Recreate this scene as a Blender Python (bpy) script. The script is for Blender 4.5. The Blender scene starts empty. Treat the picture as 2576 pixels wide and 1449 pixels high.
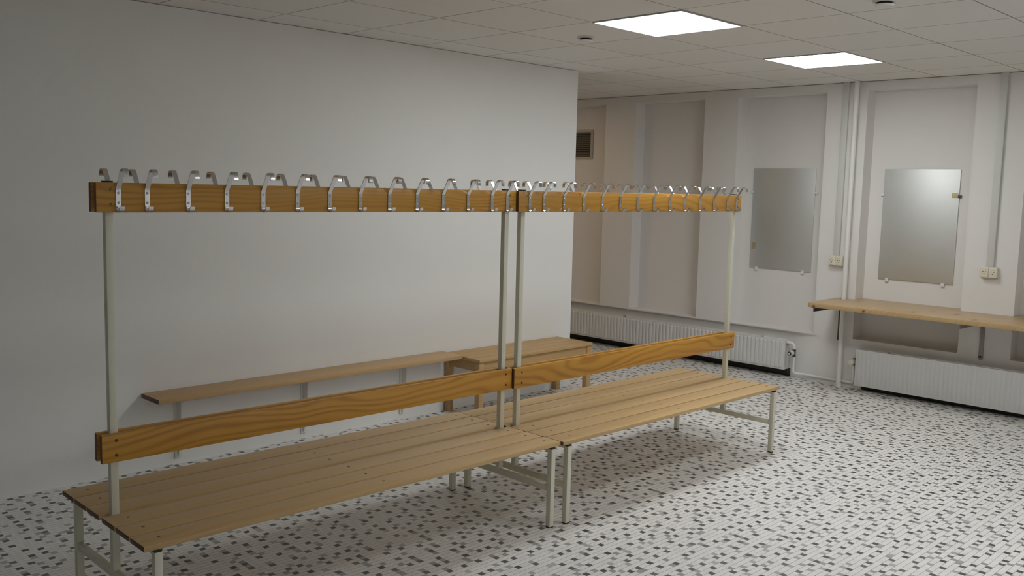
import bpy, bmesh, math, random
from mathutils import Vector, Matrix
R = math.radians
random.seed(7)
S = bpy.context.scene
COL = S.collection

# ------------------------------------------------------------------ measures
XF, XN = 6.232, 6.382          # far wall: pillar faces, backs of the niches
YW, XE = 1.6955, 4.425         # white partition: face, free end
ZC = 2.5255                    # ceiling
CAM = Vector((-1.2451, -3.2568, 1.6065))
YAW, PITCH, ROLL, FPX = -45.1994, -6.2136, -1.4139, 2347.36

# ------------------------------------------------------------------ materials
def new_mat(name):
    m = bpy.data.materials.new(name)
    m.use_nodes = True
    nt = m.node_tree
    return m, nt, nt.nodes['Principled BSDF']

class NB:
    """small helper for wiring shader nodes"""
    def __init__(self, nt): self.nt = nt
    def n(self, kind, **kw):
        nd = self.nt.nodes.new(kind)
        for k, v in kw.items(): setattr(nd, k, v)
        return nd
    def l(self, a, b): self.nt.links.new(a, b)
    def math(self, op, a, b=None, c=None):
        nd = self.n('ShaderNodeMath', operation=op)
        for i, v in enumerate((a, b, c)):
            if v is None: continue
            if hasattr(v, 'is_linked') or hasattr(v, 'links'): self.l(v, nd.inputs[i])
            else: nd.inputs[i].default_value = v
        return nd.outputs[0]
    def mix(self, f, a, b):
        nd = self.n('ShaderNodeMix', data_type='RGBA')
        for v, i in ((f, 0), (a, 6), (b, 7)):
            if hasattr(v, 'links'): self.l(v, nd.inputs[i])
            elif i == 0: nd.inputs[0].default_value = v
            else: nd.inputs[i].default_value = (*v, 1)
        return nd.outputs[2]
    def noise(self, vec, scale, detail=3, rough=.5, w=None, dist=0):
        nd = self.n('ShaderNodeTexNoise')
        if w is not None:
            nd.noise_dimensions = '4D'
            if hasattr(w, 'links'): self.l(w, nd.inputs['W'])
            else: nd.inputs['W'].default_value = w
        self.l(vec, nd.inputs['Vector'])
        nd.inputs['Scale'].default_value = scale
        nd.inputs['Detail'].default_value = detail
        nd.inputs['Roughness'].default_value = rough
        nd.inputs['Distortion'].default_value = dist
        return nd.outputs['Fac']
    def mapped(self, vec, scale):
        nd = self.n('ShaderNodeMapping')
        self.l(vec, nd.inputs['Vector'])
        nd.inputs['Scale'].default_value = scale
        return nd.outputs[0]
    def ramp(self, fac, stops):
        nd = self.n('ShaderNodeValToRGB')
        self.l(fac, nd.inputs[0])
        el = nd.color_ramp.elements
        while len(el) < len(stops): el.new(.5)
        for e, (p, c) in zip(el, stops):
            e.position = p
            e.color = (*c, 1) if len(c) == 3 else c
        return nd.outputs['Color']
    def bump(self, h, strength, dist, bsdf):
        nd = self.n('ShaderNodeBump')
        nd.inputs['Strength'].default_value = strength
        nd.inputs['Distance'].default_value = dist
        self.l(h, nd.inputs['Height'])
        self.l(nd.outputs[0], bsdf.inputs['Normal'])

def plain(name, col, rough=.5, metal=0, var=.04, scale=30, spec=.5):
    m, nt, b = new_mat(name)
    k = NB(nt)
    tc = k.n('ShaderNodeTexCoord').outputs['Object']
    f = k.noise(tc, scale, 3)
    lo = tuple(max(0, c * (1 - var)) for c in col)
    hi = tuple(min(1, c * (1 + var)) for c in col)
    k.l(k.mix(f, lo, hi), b.inputs['Base Color'])
    b.inputs['Roughness'].default_value = rough
    b.inputs['Metallic'].default_value = metal
    b.inputs['Specular IOR Level'].default_value = spec
    return m

def paint(name, col, rough=.62, bump=.25):
    m, nt, b = new_mat(name)
    k = NB(nt)
    tc = k.n('ShaderNodeTexCoord').outputs['Object']
    big = k.noise(tc, 1.3, 3)
    lo = tuple(c * .965 for c in col)
    hi = tuple(min(1, c * 1.02) for c in col)
    k.l(k.mix(big, lo, hi), b.inputs['Base Color'])
    b.inputs['Roughness'].default_value = rough
    b.inputs['Specular IOR Level'].default_value = .3
    k.bump(k.noise(tc, 220, 2), bump, .0012, b)
    return m

def wood(name, light, dark, rough=.38, bands=16., swirl=3.2, contrast=.75, knots=False, spots=()):
    """lacquered pine: cathedral grain running along X"""
    m, nt, b = new_mat(name)
    k = NB(nt)
    tc = k.n('ShaderNodeTexCoord').outputs['Object']
    rnd = k.math('MULTIPLY', k.n('ShaderNodeObjectInfo').outputs['Random'], 37.0)
    sep = k.n('ShaderNodeSeparateXYZ'); k.l(tc, sep.inputs[0])
    across = k.math('ADD', sep.outputs['Z'], sep.outputs['Y'])
    warp = k.noise(k.mapped(tc, (.95, 4.5, 4.5)), 1.0, 2.0, .45, w=rnd)
    t = k.math('ADD', k.math('MULTIPLY', across, bands * 2), k.math('MULTIPLY', warp, swirl * 6.28))
    ring = k.math('MULTIPLY_ADD', k.math('SINE', t), .5, .5)
    ring = k.math('POWER', ring, 1.9)
    streak = k.noise(k.mapped(tc, (2.2, 130, 130)), 1.0, 3, .6, w=rnd)
    blotch = k.noise(k.mapped(tc, (1.6, 7, 7)), 1.0, 2, .5, w=k.math('ADD', rnd, 11.3))
    amp = k.ramp(k.noise(k.mapped(tc, (.7, 9, 9)), 1.0, 1, .5, w=k.math('ADD', rnd, 4.7)), [(.38, (.25, .25, .25)), (.62, (1, 1, 1))])
    f = k.math('MULTIPLY', k.math('MULTIPLY', ring, contrast), amp)
    f = k.math('ADD', f, k.math('MULTIPLY', k.math('SUBTRACT', streak, .5), .55))
    f = k.math('ADD', f, k.math('MULTIPLY', k.math('SUBTRACT', blotch, .5), .55))
    cl = k.n('ShaderNodeClamp'); k.l(f, cl.inputs[0])
    col = k.mix(cl.outputs[0], light, dark)
    if knots:
        vo = k.n('ShaderNodeTexVoronoi'); vo.voronoi_dimensions = '3D'
        k.l(k.mapped(tc, (2.3, 6, 6)), vo.inputs['Vector'])
        vo.inputs['Scale'].default_value = 1
        kn = k.ramp(vo.outputs['Distance'], [(0.07, (1, 1, 1)), (0.17, (0, 0, 0))])
        col = k.mix(k.math('MULTIPLY', kn, .8), col, tuple(c * .32 for c in dark))
    for sp in spots:                      # single large knots in the front edge
        dn = k.n('ShaderNodeVectorMath', operation='DISTANCE')
        k.l(tc, dn.inputs[0]); dn.inputs[1].default_value = sp
        kn = k.ramp(k.math('MULTIPLY', k.math('ADD', dn.outputs['Value'], k.math('MULTIPLY', warp, .012)), 25.0), [(.32, (1, 1, 1)), (.58, (0, 0, 0))])
        col = k.mix(k.math('MULTIPLY', kn, .85), col, (.10, .035, .012))
    k.l(col, b.inputs['Base Color'])
    b.inputs['Roughness'].default_value = rough
    b.inputs['Specular IOR Level'].default_value = .45
    k.bump(streak, .15, .001, b)
    return m

def floor_mat():
    m, nt, b = new_mat('mosaic_tiles')
    k = NB(nt)
    tc = k.n('ShaderNodeTexCoord').outputs['Object']
    sep = k.n('ShaderNodeSeparateXYZ'); k.l(tc, sep.inputs[0])
    P = .027
    # rows of mosaic wander a little, as hand laid sheets do
    wob = k.noise(tc, .9, 2)
    yy = k.math('ADD', sep.outputs['Y'], k.math('MULTIPLY', k.math('SUBTRACT', wob, .5), .02))
    u = k.math('DIVIDE', sep.outputs['X'], P)
    v = k.math('DIVIDE', yy, P)
    iu, iv = k.math('FLOOR', u), k.math('FLOOR', v)
    fu, fv = k.math('FRACT', u), k.math('FRACT', v)
    bu, bv = k.math('FLOOR', k.math('DIVIDE', iu, 3.0)), k.math('FLOOR', k.math('DIVIDE', iv, 3.0))
    cu = k.math('SUBTRACT', iu, k.math('MULTIPLY', bu, 3.0))
    cv = k.math('SUBTRACT', iv, k.math('MULTIPLY', bv, 3.0))
    def rnd(a, b_, z):
        cx = k.n('ShaderNodeCombineXYZ')
        k.l(a, cx.inputs[0]); k.l(b_, cx.inputs[1]); cx.inputs[2].default_value = z
        w = k.n('ShaderNodeTexWhiteNoise'); w.noise_dimensions = '3D'
        k.l(cx.outputs[0], w.inputs['Vector'])
        s = k.n('ShaderNodeSeparateColor'); k.l(w.outputs['Color'], s.inputs[0])
        return s.outputs[0], s.outputs[1], s.outputs[2]
    def hit(seed, off):
        r0, r1, r2 = rnd(bu, bv, seed)
        pu = k.math('FLOOR', k.math('MULTIPLY', r0, 2.999 if off else 1.999))
        pv = k.math('FLOOR', k.math('MULTIPLY', r1, 1.999))
        if off:
            pv = k.math('MODULO', k.math('ADD', off[0], k.math('ADD', 1.0, pv)), 3.0)
        a = k.math('LESS_THAN', k.math('ABSOLUTE', k.math('SUBTRACT', cu, pu)), .4)
        c = k.math('LESS_THAN', k.math('ABSOLUTE', k.math('SUBTRACT', cv, pv)), .4)
        return k.math('MULTIPLY', a, c), pv, r2
    dark, pu, rd = hit(1.7, None)
    grey, _, rg = hit(5.3, (pu,))
    dark = k.math('MULTIPLY', dark, k.math('LESS_THAN', rd, .97))
    grey = k.math('MULTIPLY', grey, k.math('LESS_THAN', rg, .86))
    r0, r1, r2 = rnd(iu, iv, 9.1)
    white = k.mix(r0, (.74, .728, .705), (.81, .795, .775))
    darkc = k.mix(r1, (.05, .052, .055), (.14, .145, .15))
    greyc = k.mix(r1, (.30, .305, .31), (.46, .46, .455))
    col = k.mix(grey, white, greyc)
    col = k.mix(dark, col, darkc)
    # joints: pronounced between the rows, faint across them
    jv = k.math('LESS_THAN', k.math('MINIMUM', fv, k.math('SUBTRACT', 1.0, fv)), .042)
    ju = k.math('LESS_THAN', k.math('MINIMUM', fu, k.math('SUBTRACT', 1.0, fu)), .025)
    col = k.mix(k.math('MULTIPLY', ju, .28), col, (.42, .41, .40))
    col = k.mix(k.math('MULTIPLY', jv, .85), col, (.26, .25, .24))
    # worn, slightly grubby patches
    dirt = k.noise(tc, 1.1, 4, .6)
    dirt = k.ramp(dirt, [(.45, (0, 0, 0)), (.75, (1, 1, 1))])
    col = k.mix(k.math('MULTIPLY', dirt, .12), col, (.45, .42, .38))
    k.l(col, b.inputs['Base Color'])
    b.inputs['Roughness'].default_value = .42
    b.inputs['Specular IOR Level'].default_value = .35
    return m

def ceiling_mat():
    m, nt, b = new_mat('ceiling_tiles')
    k = NB(nt)
    tc = k.n('ShaderNodeTexCoord').outputs['Object']
    sep = k.n('ShaderNodeSeparateXYZ'); k.l(tc, sep.inputs[0])
    def line(sock, off):
        f = k.math('FRACT', k.math('DIVIDE', k.math('ADD', sock, off), .6))
        d = k.math('MINIMUM', f, k.math('SUBTRACT', 1.0, f))
        return d
    # tiles butt on a hidden grid: a dark hairline joint whose width varies
    dx = line(sep.outputs['X'], 60 - 2.81)
    dy = line(sep.outputs['Y'], 60 - .20)
    gap = k.noise(tc, 1.7, 2)
    w = k.math('MULTIPLY_ADD', gap, .010, .0015)
    g = k.math('MAXIMUM', k.math('LESS_THAN', dx, w), k.math('LESS_THAN', dy, w))
    iu = k.math('FLOOR', k.math('DIVIDE', k.math('ADD', sep.outputs['X'], 60 - 2.81), .6))
    iv = k.math('FLOOR', k.math('DIVIDE', k.math('ADD', sep.outputs['Y'], 60 - .20), .6))
    cx = k.n('ShaderNodeCombineXYZ'); k.l(iu, cx.inputs[0]); k.l(iv, cx.inputs[1])
    wn = k.n('ShaderNodeTexWhiteNoise'); k.l(cx.outputs[0], wn.inputs['Vector'])
    base = k.mix(wn.outputs['Value'], (.74, .725, .705), (.78, .765, .745))
    sp = k.noise(tc, 260, 2)
    base = k.mix(k.math('MULTIPLY', sp, .12), base, (.62, .60, .58))
    col = k.mix(k.math('MULTIPLY', g, .8), base, (.22, .20, .19))
    k.l(col, b.inputs['Base Color'])
    b.inputs['Roughness'].default_value = .9
    b.inputs['Specular IOR Level'].default_value = .1
    k.bump(sp, .2, .001, b)
    return m

M = {}
M['wall'] = paint('white_wall_paint', (.80, .80, .785))
M['wall_far'] = paint('white_plaster_paint', (.755, .738, .72), bump=.4)
M['floor'] = floor_mat()
M['ceiling'] = ceiling_mat()
M['seat'] = wood('lacquered_pine_seat', (.55, .375, .18), (.46, .29, .125), .42, bands=80, swirl=8, contrast=.45)
M['board'] = wood('honey_pine_board', (.56, .285, .044), (.35, .15, .018), .36, bands=110, swirl=13.0, contrast=.8)
M['shelf'] = wood('pale_pine_board', (.50, .325, .155), (.38, .22, .09), .42, bands=90, swirl=5, contrast=.6)
M['rough'] = wood('knotty_pine', (.49, .315, .14), (.38, .22, .085), .5, bands=100, swirl=5.0, contrast=.6, knots=True)
M['counter'] = wood('counter_pine', (.47, .325, .165), (.38, .235, .10), .3, bands=70, swirl=5.0, contrast=.45, knots=True, spots=((5.685, .235, .716), (5.685, -.172, .722)))
M['cream'] = plain('cream_enamel', (.66, .65, .54), .38, var=.03)
M['bracket'] = plain('white_enamel', (.74, .73, .70), .45, var=.03)
M['darksteel'] = plain('dark_steel', (.10, .085, .08), .45, .5)
M['greysteel'] = plain('grey_steel', (.30, .28, .26), .5, .4)
M['black'] = plain('black_plastic', (.02, .02, .022), .5)
M['chrome'] = plain('bright_steel', (.62, .62, .63), .13, 1.0, var=.02)
M['screw'] = plain('screw_steel', (.42, .42, .42), .3, 1.0)
M['bolt'] = plain('brown_bolt', (.13, .06, .04), .3, .9)
M['brass'] = plain('brass_bolt', (.24, .17, .08), .3, 1.0)
M['radiator'] = plain('radiator_enamel', (.66, .655, .645), .4, var=.02)
M['pipe'] = plain('pipe_paint', (.77, .765, .745), .42, var=.03)
M['outlet'] = plain('ivory_plastic', (.72, .68, .56), .4, var=.02)
M['duct'] = plain('grey_trunking', (.62, .62, .60), .5, var=.02)
M['vent'] = plain('vent_enamel', (.45, .42, .37), .5)
M['louvre'] = plain('louvre_metal', (.16, .135, .10), .45, .3)
M['voidshade'] = plain('dark_void', (.02, .018, .016), .9)  # flat black painted in for the darkness inside holes and gaps
M['clip'] = plain('clear_clip', (.75, .75, .73), .3)
M['yellow'] = plain('yellowed_clip', (.62, .50, .26), .5)
M['shadedend'] = plain('shaded_end_grain', (.12, .064, .036), .6, var=.2, scale=120)  # end-grain brown, deepened with the shade on the board ends
M['stain'] = plain('mirror_stain', (.34, .28, .19), .6)
M['darkstrip'] = plain('dark_strip_brown', (.035, .028, .023), .7)
M['lampframe'] = plain('lamp_frame', (.55, .55, .55), .5)
M['detector'] = plain('detector_plastic', (.72, .70, .66), .5)

def mirror_mat():
    m, nt, b = new_mat('mirror_glass')
    k = NB(nt)
    tc = k.n('ShaderNodeTexCoord').outputs['Object']
    f = k.noise(tc, 6, 3)
    k.l(k.mix(f, (.68, .69, .67), (.73, .74, .73)), b.inputs['Base Color'])
    b.inputs['Metallic'].default_value = 1
    b.inputs['Roughness'].default_value = .55
    return m
M['mirror'] = mirror_mat()

def lamp_mat(name, col, strength):
    m, nt, b = new_mat(name)
    b.inputs['Base Color'].default_value = (.9, .9, .9, 1)
    b.inputs['Emission Color'].default_value = (*col, 1)
    b.inputs['Emission Strength'].default_value = strength
    return m
M['lamp'] = lamp_mat('lit_diffuser', (.96, .99, .99), 17.0)
M['warmfill'] = lamp_mat('warm_fill_diffuser', (1.0, .72, .45), 8.0)  # glow of the added lamp behind the partition

# ------------------------------------------------------------------ mesh helpers
class MB:
    def __init__(self): self.bm = bmesh.new(); self.mi = 0
    def _mark(self, before):
        for f in self.bm.faces:
            if f not in before: f.material_index = self.mi
    def box(self, x0, x1, y0, y1, z0, z1, bev=0, seg=2):
        old = set(self.bm.faces)
        r = bmesh.ops.create_cube(self.bm, size=1)
        vs = r['verts']
        for v in vs:
            v.co = Vector(((x0 + x1) / 2 + v.co.x * (x1 - x0), (y0 + y1) / 2 + v.co.y * (y1 - y0), (z0 + z1) / 2 + v.co.z * (z1 - z0)))
        if bev:
            es = {e for v in vs for e in v.link_edges}
            bmesh.ops.bevel(self.bm, geom=list(es), offset=bev, segments=seg, affect='EDGES', profile=.5)
        self._mark(old); return self
    def cyl(self, p0, p1, r0, r1=None, n=16, cap=True):
        old = set(self.bm.faces)
        p0, p1 = Vector(p0), Vector(p1)
        d = p1 - p0
        mat = Matrix.Translation((p0 + p1) / 2) @ d.to_track_quat('Z', 'Y').to_matrix().to_4x4()
        bmesh.ops.create_cone(self.bm, cap_ends=cap, segments=n, radius1=r0, radius2=r0 if r1 is None else r1, depth=d.length, matrix=mat)
        self._mark(old); return self
    def dome(self, c, axis, r, h, n=14, rings=4):
        """low rounded head, base centred on c, bulging along axis"""
        old = set(self.bm.faces)
        q = Vector(axis).to_track_quat('Z', 'Y')
        c = Vector(c)
        prev = None
        for i in range(rings):
            a = math.pi / 2 * i / rings
            ring = [self.bm.verts.new(c + q @ Vector((r * math.cos(a) * math.cos(t * 2 * math.pi / n), r * math.cos(a) * math.sin(t * 2 * math.pi / n), h * math.sin(a)))) for t in range(n)]
            if prev:
                for j in range(n): self.bm.faces.new((prev[j], prev[(j + 1) % n], ring[(j + 1) % n], ring[j]))
            prev = ring
        top = self.bm.verts.new(c + q @ Vector((0, 0, h)))
        for j in range(n): self.bm.faces.new((prev[j], prev[(j + 1) % n], top))
        self._mark(old); return self
    def prism(self, pts, axis, a, b, bev=0):
        """polygon given in the two axes other than axis, extruded from a to b"""
        old = set(self.bm.faces)
        def P(p, t):
            if axis == 'x': return Vector((t, p[0], p[1]))
            if axis == 'y': return Vector((p[0], t, p[1]))
            return Vector((p[0], p[1], t))
        A = [self.bm.verts.new(P(p, a)) for p in pts]
        B = [self.bm.verts.new(P(p, b)) for p in pts]
        n = len(pts)
        fs = [self.bm.faces.new(A), self.bm.faces.new(B[::-1])]
        for i in range(n): fs.append(self.bm.faces.new((A[i], B[i], B[(i + 1) % n], A[(i + 1) % n])))
        bmesh.ops.recalc_face_normals(self.bm, faces=fs)
        if bev:
            es = {e for f in fs[:2] for e in f.edges}
            bmesh.ops.bevel(self.bm, geom=list(es), offset=bev, segments=2, affect='EDGES', profile=.5)
        self._mark(old); return self
    def loft(self, stations):
        """closed (x, z) outlines of equal length joined along y"""
        old = set(self.bm.faces)
        rows = [[self.bm.verts.new((x, y, z)) for x, z in pts] for y, pts in stations]
        n = len(rows[0])
        fs = [self.bm.faces.new(rows[0]), self.bm.faces.new(rows[-1][::-1])]
        for r0, r1 in zip(rows, rows[1:]):
            for i in range(n): fs.append(self.bm.faces.new((r0[i], r1[i], r1[(i + 1) % n], r0[(i + 1) % n])))
        bmesh.ops.recalc_face_normals(self.bm, faces=fs)
        self._mark(old); return self
    def ribbon(self, path, t, x0, x1, sgn=-1):
        """flat strip: path of (outward, z), thickness t, between x0 and x1; outward = sgn*Y"""
        pts = [Vector(p) for p in path]
        L, Rr = [], []
        for i, p in enumerate(pts):
            d = (pts[min(i + 1, len(pts) - 1)] - pts[max(i - 1, 0)]).normalized()
            nrm = Vector((-d.y, d.x)) * t / 2
            L.append(p + nrm); Rr.append(p - nrm)
        old = set(self.bm.faces)
        rows = []
        for a, b_ in zip(L, Rr):
            rows.append([self.bm.verts.new((x, sgn * q.x, q.y)) for x, q in ((x0, a), (x1, a), (x1, b_), (x0, b_))])
        fs = [self.bm.faces.new(rows[0]), self.bm.faces.new(rows[-1][::-1])]
        for r0, r1 in zip(rows, rows[1:]):
            for j in range(4): fs.append(self.bm.faces.new((r0[j], r0[(j + 1) % 4], r1[(j + 1) % 4], r1[j])))
        bmesh.ops.recalc_face_normals(self.bm, faces=fs)
        self._mark(old); return self
    def tube(self, path, r, n=12):
        old = set(self.bm.faces)
        pts = [Vector(p) for p in path]
        prev = None; fs = []
        up = Vector((.31, .17, .93))
        for i, p in enumerate(pts):
            d = (pts[min(i + 1, len(pts) - 1)] - pts[max(i - 1, 0)]).normalized()
            s = d.cross(up).normalized(); t = s.cross(d)
            ring = [self.bm.verts.new(p + (s * math.cos(a) + t * math.sin(a)) * r) for a in (2 * math.pi * j / n for j in range(n))]
            if prev:
                for j in range(n): fs.append(self.bm.faces.new((prev[j], prev[(j + 1) % n], ring[(j + 1) % n], ring[j])))
            else: fs.append(self.bm.faces.new(ring[::-1]))
            prev = ring
        fs.append(self.bm.faces.new(prev))
        bmesh.ops.recalc_face_normals(self.bm, faces=fs)
        self._mark(old); return self
    def build(self, name, mats, parent=None, origin=None, smooth=True):
        me = bpy.data.meshes.new(name)
        if origin is not None: bmesh.ops.translate(self.bm, verts=self.bm.verts, vec=-Vector(origin))
        self.bm.to_mesh(me); self.bm.free()
        for m in (mats if isinstance(mats, (list, tuple)) else [mats]): me.materials.append(m)
        if smooth:
            me.shade_smooth(); me.set_sharp_from_angle(angle=R(32))
        o = bpy.data.objects.new(name, me); COL.objects.link(o)
        if origin is not None: o.location = origin
        if parent: o.parent = parent
        return o

def shaded_end_grain(o):
    """sawn ends of a board lying along X soak up the lacquer; their shade is painted in too"""
    o.data.materials.append(M['shadedend'])
    k = len(o.data.materials) - 1
    for p in o.data.polygons:
        if abs(p.normal.x) > .6: p.material_index = k
    return o

def bend(p0, c, p1, n=6):
    """points of a rounded corner p0 -> c -> p1"""
    p0, c, p1 = Vector(p0), Vector(c), Vector(p1)
    return [tuple((1 - t) ** 2 * p0 + 2 * t * (1 - t) * c + t * t * p1) for t in (i / n for i in range(n + 1))]

def tag(o, label, cat, group=None):
    o['label'] = label; o['category'] = cat
    if group: o['group'] = group
    return o
def thing(name, label, cat, loc=(0, 0, 0), rz=0, group=None):
    o = bpy.data.objects.new(name, None); COL.objects.link(o)
    o.empty_display_size = .1
    o.location = loc; o.rotation_euler = (0, 0, rz)
    return tag(o, label, cat, group)
def struct(o): o['kind'] = 'structure'; return o

# ------------------------------------------------------------------ the room
XL, YB, YH = -5.6, -6.6, 4.7         # left wall, wall behind the camera, wall behind the partition
struct(MB().box(XL - .2, XN + .2, YB - .2, YH + .2, -.12, 0).build('floor', M['floor'], smooth=False))
struct(MB().box(XL - .2, XN + .2, YB - .2, YH + .2, ZC, ZC + .12).build('ceiling', M['ceiling'], smooth=False))
struct(MB().box(XL - .2, XL, YB - .2, YH + .2, 0, ZC).build('wall_left', M['wall'], smooth=False))
struct(MB().box(XL, XN + .2, YB - .2, YB, 0, ZC).build('wall_near', M['wall'], smooth=False))
struct(MB().box(XL, XN + .2, YH, YH + .2, 0, ZC).build('wall_rear', M['wall'], smooth=False))
struct(MB().box(XL, XE, YW, YW + .12, 0, ZC - .003).build('wall_partition', M['wall'], smooth=False))

NICHES = [(2.88, 3.72), (1.70, 2.50), (.50, 1.345), (-.69, .15), (-1.90, -1.065), (-3.09, -2.25), (-4.28, -3.44)]
SILL, LINTEL = .412, 2.455
XR = XF + .034                 # face of the shallow recess behind the radiators
w = MB()
w.box(XN, XN + .2, YB, YH, 0, ZC - .004)
w.box(XF, XN, YB, .44, 0, SILL)
def recess(d): return [(XF, SILL), (XF, .404), (XF + d * .2, .396), (XF + d, .388), (XF + d, 0), (XN, 0), (XN, SILL)]
w.loft([(.44, recess(.0003)), (.70, recess(XR - XF)), (YH, recess(XR - XF))])
w.box(XF, XN, YB, YH, LINTEL, ZC - .004)
edges = [YH] + [e for a, b in NICHES for e in (b, a)] + [YB]
for hi, lo in zip(edges[0::2], edges[1::2]):
    w.box(XF, XN, lo, hi, SILL, LINTEL)
struct(w.build('wall_far', M['wall_far'], smooth=False))

struct(MB().box(XR - .006, XR - .0004, .71, YH - .01, .0004, .070, .001).build('dark_strip_far', M['darkstrip']))  # thin dark brown strip low on the wall behind the left radiator
struct(MB().box(XF - .006, XF - .0004, -2.94, .045, .0004, .070, .001).build('dark_strip_1', M['darkstrip']))  # same dark brown strip behind the right radiator

# ------------------------------------------------------------------ changing benches with hook rails
LB = 1.990                     # board length
HOOK_X = [.075] + [.175 + .15 * i for i in range(12)] + [1.925]
Z_B0, Z_B1, Z_R0, Z_R1, Z_S = .6085, .7111, 1.4843, 1.586, .4146
T_S, HP = .020, .0136          # slat thickness, half the square tube
Y_LEG = .3545

def hook_mesh(sgn):
    m = MB()
    path = [(.034, .0215), (.0325, .012)] + bend((.0305, .0085), (.024, .0005), (.014, .0015), 5) + \
           bend((.0095, .0035), (.0022, .007), (.0020, .018), 5) + [(.0020, .045), (.0020, .072)] + \
           bend((.0022, .079), (.004, .084), (.009, .091), 4) + [(.022, .112), (.034, .131)] + \
           bend((.038, .1375), (.045, .1485), (.055, .1485), 6) + bend((.060, .1485), (.0715, .148), (.0735, .137), 5) + [(.0745, .122)]
    m.mi = 0
    m.ribbon(path, .0032, -.0085, .0085, sgn)
    m.mi = 1
    for z in (.034, .067): m.dome((0, sgn * .0036, z), (0, sgn, 0), .0048, .0022, 10, 3)
    o = m.build('coat_hook', [M['chrome'], M['screw']])
    return o

hook_proto = {s: hook_mesh(s) for s in (-1, 1)}
used = {-1: False, 1: False}

def make_bench(label, loc, rz, post_x, bolt_x, skip):
    t = thing('changing_bench', label, 'bench', loc, rz, 'changing benches with coat hooks')
    # seat: three slats either side of the posts
    for sgn in (1, -1):
        for i in range(3):
            y0 = .0140 + i * .1225; y1 = y0 + .1140
            a, b = sorted((sgn * y0, sgn * y1))
            s = MB().box(0.001, LB, a, b, Z_S - T_S, Z_S, .0035).build('seat_slat', M['seat'], t, (LB / 2, (a + b) / 2, Z_S - T_S / 2))
            shaded_end_grain(s)
            for x in bolt_x:
                yb = (a + b) / 2
                bo = MB().dome((x, yb, Z_S - .0003), (0, 0, 1), .0068, .0028, 12, 3).build('bolt', M['brass'], s)
                bo.location = -s.location
    # end frames
    for px in post_x:
        for y in (-Y_LEG, Y_LEG):
            lg = MB().box(px - HP, px + HP, y - HP, y + HP, .006, Z_S - T_S - .012, .002).build('leg', M['cream'], t)
            MB().box(px - HP + .001, px + HP - .001, y - HP + .001, y + HP - .001, 0, .008, .001).build('foot', M['black'], lg)
            MB().box(px - HP + .001, px + HP - .001, y - HP + .001, y + HP - .001, Z_S - T_S - .0125, Z_S - T_S - .0003, .001).build('plug', M['black'], lg)
        MB().box(px - .010, px + .010, -Y_LEG + HP, Y_LEG - HP, .176, .206, .002).build('stretcher', M['cream'], t)
        MB().box(px - .010, px + .010, -Y_LEG + HP, -HP, Z_S - T_S - .026, Z_S - T_S - .0004, .002).build('seat_bearer', M['cream'], t)
        MB().box(px - .010, px + .010, HP, Y_LEG - HP, Z_S - T_S - .026, Z_S - T_S - .0004, .002).build('seat_bearer', M['cream'], t)
        po = MB().box(px - HP, px + HP, -HP, HP, .206, Z_R1 + .001, .002).build('post', M['cream'], t)
        MB().box(px - HP - .0015, px + HP + .0015, -HP - .0015, HP + .0015, Z_R1 + .001, Z_R1 + .006, .0015).build('cap', M['black'], po)
    MB().box(1.0 - .02, 1.0 + .02, -.30, .30, Z_S - T_S - .018, Z_S - T_S - .0004, .003).build('batten', M['board'], t)
    # boards bolted on both faces of the posts
    for sgn in (-1, 1):
        a, b = sorted((sgn * (HP + .0003), sgn * (HP + .0203)))
        for name, z0, z1, mat in (('backrest_board', Z_B0, Z_B1, M['board']), ('hook_rail', Z_R0, Z_R1, M['board'])):
            o = MB().box(0.001, LB, a, b, z0, z1, .004).build(name, mat, t, (LB / 2, (a + b) / 2, (z0 + z1) / 2))
            shaded_end_grain(o)
            for px in post_x:
                for dz in (.026, .079):
                    bo = MB().dome((px, sgn * (HP + .0200), z0 + dz), (0, sgn, 0), .0062, .0034, 12, 3).build('bolt', M['bolt'] if name == 'backrest_board' else M['brass'], o)
                    bo.location = -o.location
            if name == 'hook_rail':
                for hx in HOOK_X:
                    if used[sgn]:
                        h = hook_proto[sgn].copy(); COL.objects.link(h)
                    else:
                        h = hook_proto[sgn]; used[sgn] = True
                    h.parent = o
                    h.location = Vector((hx, sgn * (HP + .0207), Z_R0 + .0)) - o.location
    return t

RA, RB = R(-.7791), R(.1647)
make_bench('nearer pine changing bench with coat hooks, left one of the joined pair', (0, 0, 0), RA, (.0517, 1.948), (.074, 1.0, 1.934), None)
pB = Matrix.Rotation(RA, 3, 'Z') @ Vector((2.0 - .0092, -.0139, 0))
make_bench('farther pine changing bench with coat hooks, right one of the joined pair', pB, RA + RB, (.0540, 1.948), (.107, 1.0, 1.929), None)

# ------------------------------------------------------------------ wall bench and low slatted bench by the partition
t = thing('wall_bench', 'long narrow pine plank bench bracketed to the white partition, behind the coat hooks', 'bench', (1.97, YW, 0))
o = t.location
pl = MB()
pl.box(.885, 3.052, 1.475, YW - .003, .407, .434, .004)
plank = pl.build('seat_plank', M['shelf'], None, (1.97, 1.585, .42)); shaded_end_grain(plank); plank.parent = t; plank.location -= o
for bx in (1.09, 1.91, 2.69):
    b = MB()
    b.box(bx - .020, bx + .020, YW - .008, YW - .0005, .035, .4065, .002)
    b.prism([(YW - .008, .4065), (YW - .060, .4065), (YW - .052, .22), (YW - .020, .05), (YW - .008, .05)], 'x', bx - .004, bx + .004)
    b.box(bx - .015, bx + .015, YW - .195, YW - .008, .402, .4068, .001)
    q = b.build('wall_bracket', M['bracket'], t); q.location = -o

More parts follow.
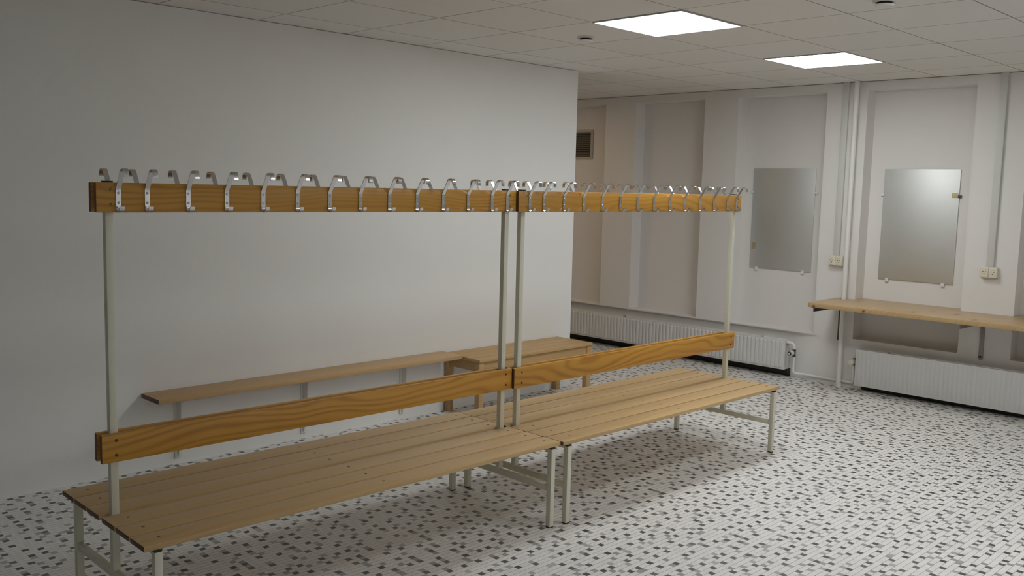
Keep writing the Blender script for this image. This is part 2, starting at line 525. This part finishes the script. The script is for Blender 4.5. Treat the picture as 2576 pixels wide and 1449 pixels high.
t = thing('slatted_bench', 'low knotty pine bench with four legs and slatted top at partition end', 'bench', (3.665, 1.5, 0))
o = t.location.copy()
X0, X1, Y0, Y1, ZT = 3.066, 4.262, 1.318, YW - .006, .421
n = 4; wd = (Y1 - Y0 - .006 * (n - 1)) / n
for i in range(n):
    a = Y0 + i * (wd + .006)
    s = MB().box(X0, X1, a, a + wd, ZT - .022, ZT, .003).build('top_slat', M['rough'], None, (3.665, a + wd / 2, ZT - .011)); s.parent = t; s.location -= o
for y in (Y0 + .016, Y1 - .038):
    s = MB().box(X0 + .05, X1 - .05, y, y + .022, ZT - .090, ZT - .0222, .002).build('apron', M['rough'], None, (3.665, y, ZT - .05)); s.parent = t; s.location -= o
for x in (X0 + .012, X1 - .034):
    s = MB().box(x, x + .022, Y0 + .055, Y1 - .055, ZT - .090, ZT - .0222, .002).build('end_apron', M['rough'], t); s.location = -o
for x in (X0 + .006, X1 - .050):
    for y in (Y0 + .008, Y1 - .052):
        s = MB().box(x, x + .044, y, y + .044, 0, ZT - .0222, .003).build('leg', M['rough'], t); s.location = -o

# ------------------------------------------------------------------ pine counter along the far wall
t = thing('wall_counter', 'long pine counter top on steel brackets under the mirror by the far wall', 'counter', (5.95, -1.0, 0))
o = t.location.copy()
ZK, TK, YK0, YK1 = .742, .036, -2.9, .298
g = .0015
rise_y, rise_x = .222, 6.178
out = [(5.685, YK0)] + bend((5.685, YK1 - .035), (5.685, YK1), (5.72, YK1), 5) + [(XF - g, YK1 + .012), (XF - g, rise_y + .027), (rise_x - .030, rise_y + .027), (rise_x - .030, rise_y - .027), (XF - g, rise_y - .027)]
for a, b in NICHES[3:5]:
    out += [(XF - g, b - g), (XN - g, b - g), (XN - g, a + g), (XF - g, a + g)]
out += [(XF - g, -2.25 - g), (XN - g, -2.25 - g), (XN - g, YK0)]
k_ = MB().prism(out, 'z', ZK - TK, ZK, .004).build('top_board', M['counter'], t); k_.location = -o
k_.rotation_euler = (0, 0, 0)
for by, mat in ((.264, M['darksteel']), (-.862, M['greysteel']), (-2.10, M['darksteel'])):
    b = MB()
    b.box(XF - .010, XF - .0005, by - .016, by + .016, .40, ZK - TK - .0008, .003)
    b.cyl((XF - .010, by, .40), (XF - .0006, by, .40), .016, n=20)
    b.prism([(XF - .01, ZK - TK - .0008), (5.745, ZK - TK - .0008), (5.745, ZK - TK - .040), (XF - .05, ZK - TK - .044), (XF - .01, .62)], 'y', by - .003, by + .003)
    b.box(5.745, XF - .01, by - .024, by + .024, ZK - TK - .010, ZK - TK - .0008, .001)
    q = b.build('bracket', mat, t); q.location = -o

# ------------------------------------------------------------------ mirrors
def make_mirror(y0, y1, z0, z1, label, old):
    yc = (y0 + y1) / 2
    t = thing('wall_mirror', label, 'mirror', (XN, yc, z0), 0, 'frameless mirrors in the wall niches')
    def P(m, name, mat):
        q = m.build(name, mat, t); q.location = -t.location; return q
    P(MB().box(XN - .010, XN - .004, y0, y1, z0, z1, .0012), 'mirror_glass', M['mirror'])
    P(MB().box(XN - .004, XN, y0 + .004, y1 - .004, z0 + .004, z1 - .004), 'backing', M['greysteel'])
    for y in (y1 - .075, y0 + .075):
        c = MB(); c.box(XN - .016, XN - .0005, y - .014, y + .014, z0 - .022, z0 - .0005, .003); c.box(XN - .016, XN - .0105, y - .014, y + .014, z0 - .001, z0 + .008, .002)
        P(c, 'mirror_clip', M['clip'])
    for s, y in ((1, y1), (-1, y0)):
        c = MB(); c.box(XN - .016, XN - .0005, *sorted((y + s * .0006, y + s * .018)), z0 + .680, z0 + .702, .003); c.box(XN - .016, XN - .0105, *sorted((y + s * .001, y - s * .008)), z0 + .680, z0 + .702, .002)
        P(c, 'mirror_clip', M['clip'] if not (old and s < 0) else M['darksteel'])
    return t, P
t, P = make_mirror(.632, 1.237, .922, 1.822, 'frameless mirror hanging above the left radiator, beside the coat rail end', False)
st = MB(); st.box(XN - .0104, XN - .0100, 1.185, 1.222, 1.09, 1.155, .0001, 1)
P(st, 'stain', M['stain'])
t, P = make_mirror(-.567, .031, .922, 1.822, 'frameless mirror above the pine counter with a yellowed clip', True)
P(MB().box(XN - .017, XN - .0102, -.560, -.512, 1.604, 1.640, .003), 'yellowed_pad', M['yellow'])

# ------------------------------------------------------------------ outlets and the trunking down to them
def make_outlet(yc, label):
    t = thing('power_outlet', label, 'socket', (XF, yc, 1.055), 0, 'double sockets on the pillars')
    MB().box(-.036, -.0005, -.060, .060, -.040, .040, .004).build('back_box', M['outlet'], t)
    for s in (-1, 1):
        f = MB().box(-.043, -.0362, s * .0295 - .0285, s * .0295 + .0285, -.039, .039, .003).build('socket_face', M['outlet'], t)
        hl = MB()
        for dy, dz in ((-.0095, .004), (.0095, .004), (0, -.0125)):
            hl.cyl((-.0436, s * .0295 + dy, dz), (-.0428, s * .0295 + dy, dz), .0034, n=10)
        hl.build('pin_holes', M['voidshade'], f)
        MB().box(-.0455, -.0432, s * .0295 - .012, s * .0295 + .012, .017, .030, .001).build('switch', M['outlet'], f)
make_outlet(.3225, 'ivory double socket on the pillar beside the white pipe')
make_outlet(-.881, 'ivory double socket on the pillar above the pine counter')
for yc, lab in ((.328, 'grey cable trunking running down the pillar beside the white pipe'), (-.881, 'grey cable trunking down the right hand pillar to the socket above the counter')):
    d = MB().box(XF - .024, XF - .0005, yc - .026, yc + .026, 1.0955, ZC - .001, .003).build('cable_duct', M['duct'], None, (XF, yc, 1.0955))
    tag(d, lab, 'cable duct', 'cable trunking on the pillars')

# ------------------------------------------------------------------ radiators
def corrugated(y0, y1, z0, z1, xf, pitch, depth, m, th=.012):
    """pressed front: raised flutes with narrow grooves, running top to bottom"""
    old = set(m.bm.faces)
    prof = []
    n = int(round((y1 - y0 - .03) / pitch)); s = y0 + .015
    pitch = (y1 - y0 - .03) / n
    prof.append((y0, 0))
    for i in range(n):
        a = s + i * pitch
        prof += [(a + pitch * .10, 0), (a + pitch * .28, depth), (a + pitch * .72, depth), (a + pitch * .90, 0)]
    prof.append((y1, 0))
    zs = [(z0, 0), (z0 + .012, 0), (z0 + .020, 1), (z1 - .020, 1), (z1 - .012, 0), (z1, 0)]
    rows = [[m.bm.verts.new((xf + depth - d * k, y, z)) for y, d in prof] for z, k in zs]
    fs = []
    for r0, r1 in zip(rows, rows[1:]):
        for j in range(len(prof) - 1): fs.append(m.bm.faces.new((r0[j], r0[j + 1], r1[j + 1], r1[j])))
    for f in fs:
        f.normal_update()
        if f.normal.x > 0: f.normal_flip()
    m._mark(old)
    m.box(xf + depth + .002, xf + depth + .002 + th, y0, y1, z0, z1)

def make_radiator(y0, y1, z0, z1, label, pitch, depth, valve):
    t = thing('radiator', label, 'radiator', (6.16, (y0 + y1) / 2, 0), 0, 'long low panel radiators')
    def P(m, name, mat, par=None):
        q = m.build(name, mat, par or t)
        if par is None: q.location = -t.location
        return q
    a = MB(); corrugated(y0, y1, z0, z1, 6.118, pitch, depth, a); P(a, 'front_panel', M['radiator'])
    a = MB(); a.box(6.188, 6.203, y0, y1, z0, z1, .003); P(a, 'rear_panel', M['radiator'])
    f = MB()
    ys = [y0 + .03 + i * .022 for i in range(int((y1 - y0 - .06) / .022))]
    prof = []
    for i, y in enumerate(ys):
        prof += [(6.138, y), (6.184, y + .011)] if i % 2 == 0 else [(6.184, y), (6.138, y + .011)]
    for (xa, ya), (xb, yb) in zip(prof, prof[1:]):
        vs = [f.bm.verts.new(c) for c in ((xa, ya, z0 + .03), (xb, yb, z0 + .03), (xb, yb, z1 - .02), (xa, ya, z1 - .02))]
        f.bm.faces.new(vs)
    P(f, 'convector_fins', M['radiator'])
    h = MB()
    h.box(6.137, 6.188, y0 + .004, y1 - .004, z0, z0 + .024, .004); h.box(6.137, 6.188, y0 + .004, y1 - .004, z1 - .026, z1 - .006, .004)
    P(h, 'water_channel', M['radiator'])
    nb = max(3, int((y1 - y0) / 1.1))
    for i in range(nb):
        y = y0 + .25 + (y1 - y0 - .5) * i / (nb - 1)
        P(MB().box(6.203, (XR if valve == 'right' else XF) - .0004, y - .02, y + .02, z0 + .03, z1 - .004, .002), 'wall_bracket', M['radiator'])
        P(MB().box(6.150, 6.186, y - .006, y + .006, z1 - .010, z1 + .004, .002), 'hanger', M['greysteel'])
    if valve == 'right':
        ye = y0 - .066; xv = 6.168
        p = MB()
        p.tube([(xv, y0 + .004, z1 - .022)] + bend((xv, y0 - .028, z1 - .022), (xv, ye, z1 - .022), (xv, ye, z1 - .062), 7) + [(xv, ye, z1 - .074)], .0125)
        P(p, 'valve_elbow', M['pipe'])
        v = MB(); v.cyl((xv, ye, z1 - .074), (xv, ye, z1 - .088), .017, n=6); v.cyl((xv, ye, z1 - .088), (xv, ye, z1 - .128), .0135, n=14); v.cyl((xv, ye, z1 - .122), (xv, ye, z1 - .136), .017, n=6); v.cyl((xv, ye, z1 - .103), (xv - .030, ye, z1 - .103), .016, n=8)
        P(v, 'valve_body', M['darksteel'])
        zk = z1 - .103
    else:
        ye = y1 + .032; xv = 6.168; zk = z1 - .112
        v = MB(); v.cyl((xv, y1 - .004, zk), (xv, ye + .012, zk), .013, n=14); v.cyl((xv, y1, zk), (xv, y1 + .014, zk), .024, n=6); v.cyl((xv, ye, zk - .03), (xv, ye, zk + .030), .012, n=14)
        P(v, 'valve_body', M['greysteel'])
    kb = MB()
    if valve == 'right': a0, ax = Vector((xv - .030, ye, zk)), Vector((-1, 0, 0))
    else: a0, ax = Vector((xv - .012, ye, zk)), Vector((-1, 0, 0))
    kb.mi = 0
    kb.cyl(a0, a0 + ax * .012, .019, .022, n=20); kb.cyl(a0 + ax * .012, a0 + ax * .052, .0235, .021, n=20)
    kb.mi = 1
    kb.cyl(a0 + ax * .052, a0 + ax * .056, .0185, .0165, n=20)
    kb.mi = 0
    kb.cyl(a0 + ax * .0555, a0 + ax * .0575, .009, .008, n=16)
    P(kb, 'thermostat_knob', [M['outlet'], M['black'] if valve == 'right' else M['outlet']])
    return t, ye, xv, zk

_, ye1, xv1, zk1 = make_radiator(.700, 4.30, .075, .335, 'ribbed white radiator under the left mirror, running behind the partition', .040, .010, 'right')
_, ye2, xv2, zk2 = make_radiator(-2.90, .062, .047, .347, 'fine ribbed white radiator beneath the pine counter', .034, .0042, 'left')

# pipe from valve to valve, and the tall riser
p = MB()
p.tube([(xv1, ye1, zk1 - .034), (xv1, ye1, .085)] + bend((xv1, ye1, .075), (xv1 + .006, ye1 - .002, .047), (xv1 + .028, ye1 - .03, .047), 7) + [(6.212, ye1 - .08, .047), (6.212, .17, .047)] + bend((6.212, .13, .047), (xv2, ye2, .047), (xv2, ye2, .075), 7) + [(xv2, ye2, zk2 - .031)], .0105)
q = p.build('heating_pipe', M['pipe'], None, (6.2, .35, 0)); tag(q, 'thin white heating pipe along the floor joining the two radiators', 'pipe')
t = thing('riser_pipe', 'tall white vertical pipe from floor to ceiling through the counter end', 'pipe', (rise_x, rise_y, 0))
MB().cyl((0, 0, 0), (0, 0, ZC - .0005), .0205, n=24).build('pipe_run', M['pipe'], t)
MB().cyl((0, 0, 0), (0, 0, .035), .0255, .0235, n=24).build('floor_collar', M['pipe'], t)

# ------------------------------------------------------------------ vent grille
t = thing('vent_grille', 'dark louvred vent grille high on the wall past the partition edge', 'vent', (XN, 3.315, 2.0655))
fr = MB()
for a in ((-.152, -.124, -.152, .152), (.124, .152, -.152, .152), (-.124, .124, .128, .152), (-.124, .124, -.152, -.128)):
    fr.box(-.014, -.0005, *a, .002)
fr.build('frame', M['vent'], t)
MB().box(-.004, -.0008, -.124, .124, -.128, .128).build('backing', M['voidshade'], t)
for i in range(13):
    z = -.117 + i * .0195
    MB().prism([(-.0135, z - .007), (-.0115, z - .0075), (-.0045, z + .006), (-.0065, z + .0065)], 'y', -.1238, .1238).build('louvre', M['louvre'], t)

# ------------------------------------------------------------------ ceiling: lights and detectors
def ceiling_light(x0, y0, label, mat='lamp', s=.6):
    t = thing('ceiling_light', label, 'ceiling light', (x0 + s / 2, y0 + s / 2, ZC), 0, 'square ceiling lights')
    h = s / 2
    f = MB()
    for a in ((-h + .003, -h + .012, -h + .003, h - .003), (h - .012, h - .003, -h + .003, h - .003), (-h + .012, h - .012, -h + .003, -h + .012), (-h + .012, h - .012, h - .012, h - .003)):
        f.box(*a, -.007, -.0002, .001)
    f.build('frame', M['lampframe'], t)
    MB().box(-h + .0122, h - .0122, -h + .0122, h - .0122, -.0052, -.0004).build('diffuser', M[mat], t)
ceiling_light(2.81, -.40, 'bright square ceiling light nearer the middle, beside a smoke detector')
ceiling_light(4.61, -.42, 'bright square ceiling light closer to the far wall, above the mirrors')
ceiling_light(2.81, -2.20, 'bright square ceiling light just above the upper right edge of view')
ceiling_light(-.79, -5.80, 'added square fill light out of view, left of the pair behind the viewer')  # added as fill to lift the dim left side of the room
ceiling_light(2.81, -5.80, 'bright square ceiling light out of view, right of the pair behind the viewer')
ceiling_light(2.81, -4.00, 'bright square ceiling light out of view at the right, second back from the smoke detectors')
ceiling_light(4.61, 3.20, 'added warm fill light, unseen behind the white partition', 'warmfill')  # invented source, added to warm the left part of the far wall

def detector(x, y, label):
    t = thing('smoke_detector', label, 'smoke detector', (x, y, ZC), 0, 'round detectors on the ceiling')
    MB().cyl((0, 0, -.0002), (0, 0, -.012), .054, .052, n=32).build('base', M['detector'], t)
    MB().cyl((0, 0, -.012), (0, 0, -.022), .036, .036, n=32).build('sensor_gap', M['voidshade'], t)
    c = MB(); c.cyl((0, 0, -.022), (0, 0, -.030), .046, .038, n=32); c.build('cover', M['detector'], t)
detector(3.18, .556, 'round smoke detector on the ceiling beside the larger light panel')
detector(3.19, -1.286, 'round smoke detector cut by the upper edge at the right')

# ------------------------------------------------------------------ camera and render look
cam = bpy.data.cameras.new('camera'); co = bpy.data.objects.new('camera', cam); COL.objects.link(co)
cam.sensor_fit = 'HORIZONTAL'; cam.sensor_width = 36; cam.lens = FPX / 2576 * 36
cam.clip_start = .05; cam.clip_end = 60
Rz = Matrix.Rotation(R(YAW), 3, 'Z'); Rx = Matrix.Rotation(R(PITCH), 3, 'X'); Ry = Matrix.Rotation(R(ROLL), 3, 'Y')
W3 = Rz @ Rx @ Ry
right, fwd, up = W3.col[0], W3.col[1], W3.col[2]
co.matrix_world = Matrix(((right.x, up.x, -fwd.x, CAM.x), (right.y, up.y, -fwd.y, CAM.y), (right.z, up.z, -fwd.z, CAM.z), (0, 0, 0, 1)))
S.camera = co

wd_ = bpy.data.worlds.new('world'); S.world = wd_; wd_.use_nodes = True
wd_.node_tree.nodes['Background'].inputs[0].default_value = (.5, .5, .5, 1)
wd_.node_tree.nodes['Background'].inputs[1].default_value = .0

vs = S.view_settings
vs.view_transform = 'Standard'; vs.look = 'None'; vs.gamma = 1; vs.use_curve_mapping = False
vs.exposure = -.06
try:
    S.cycles.use_denoising = True
    S.cycles.denoiser = 'OPENIMAGEDENOISE'
except Exception: pass
S.cycles.max_bounces = 10
S.cycles.diffuse_bounces = 7
S.cycles.glossy_bounces = 5
S.cycles.sample_clamp_indirect = 6
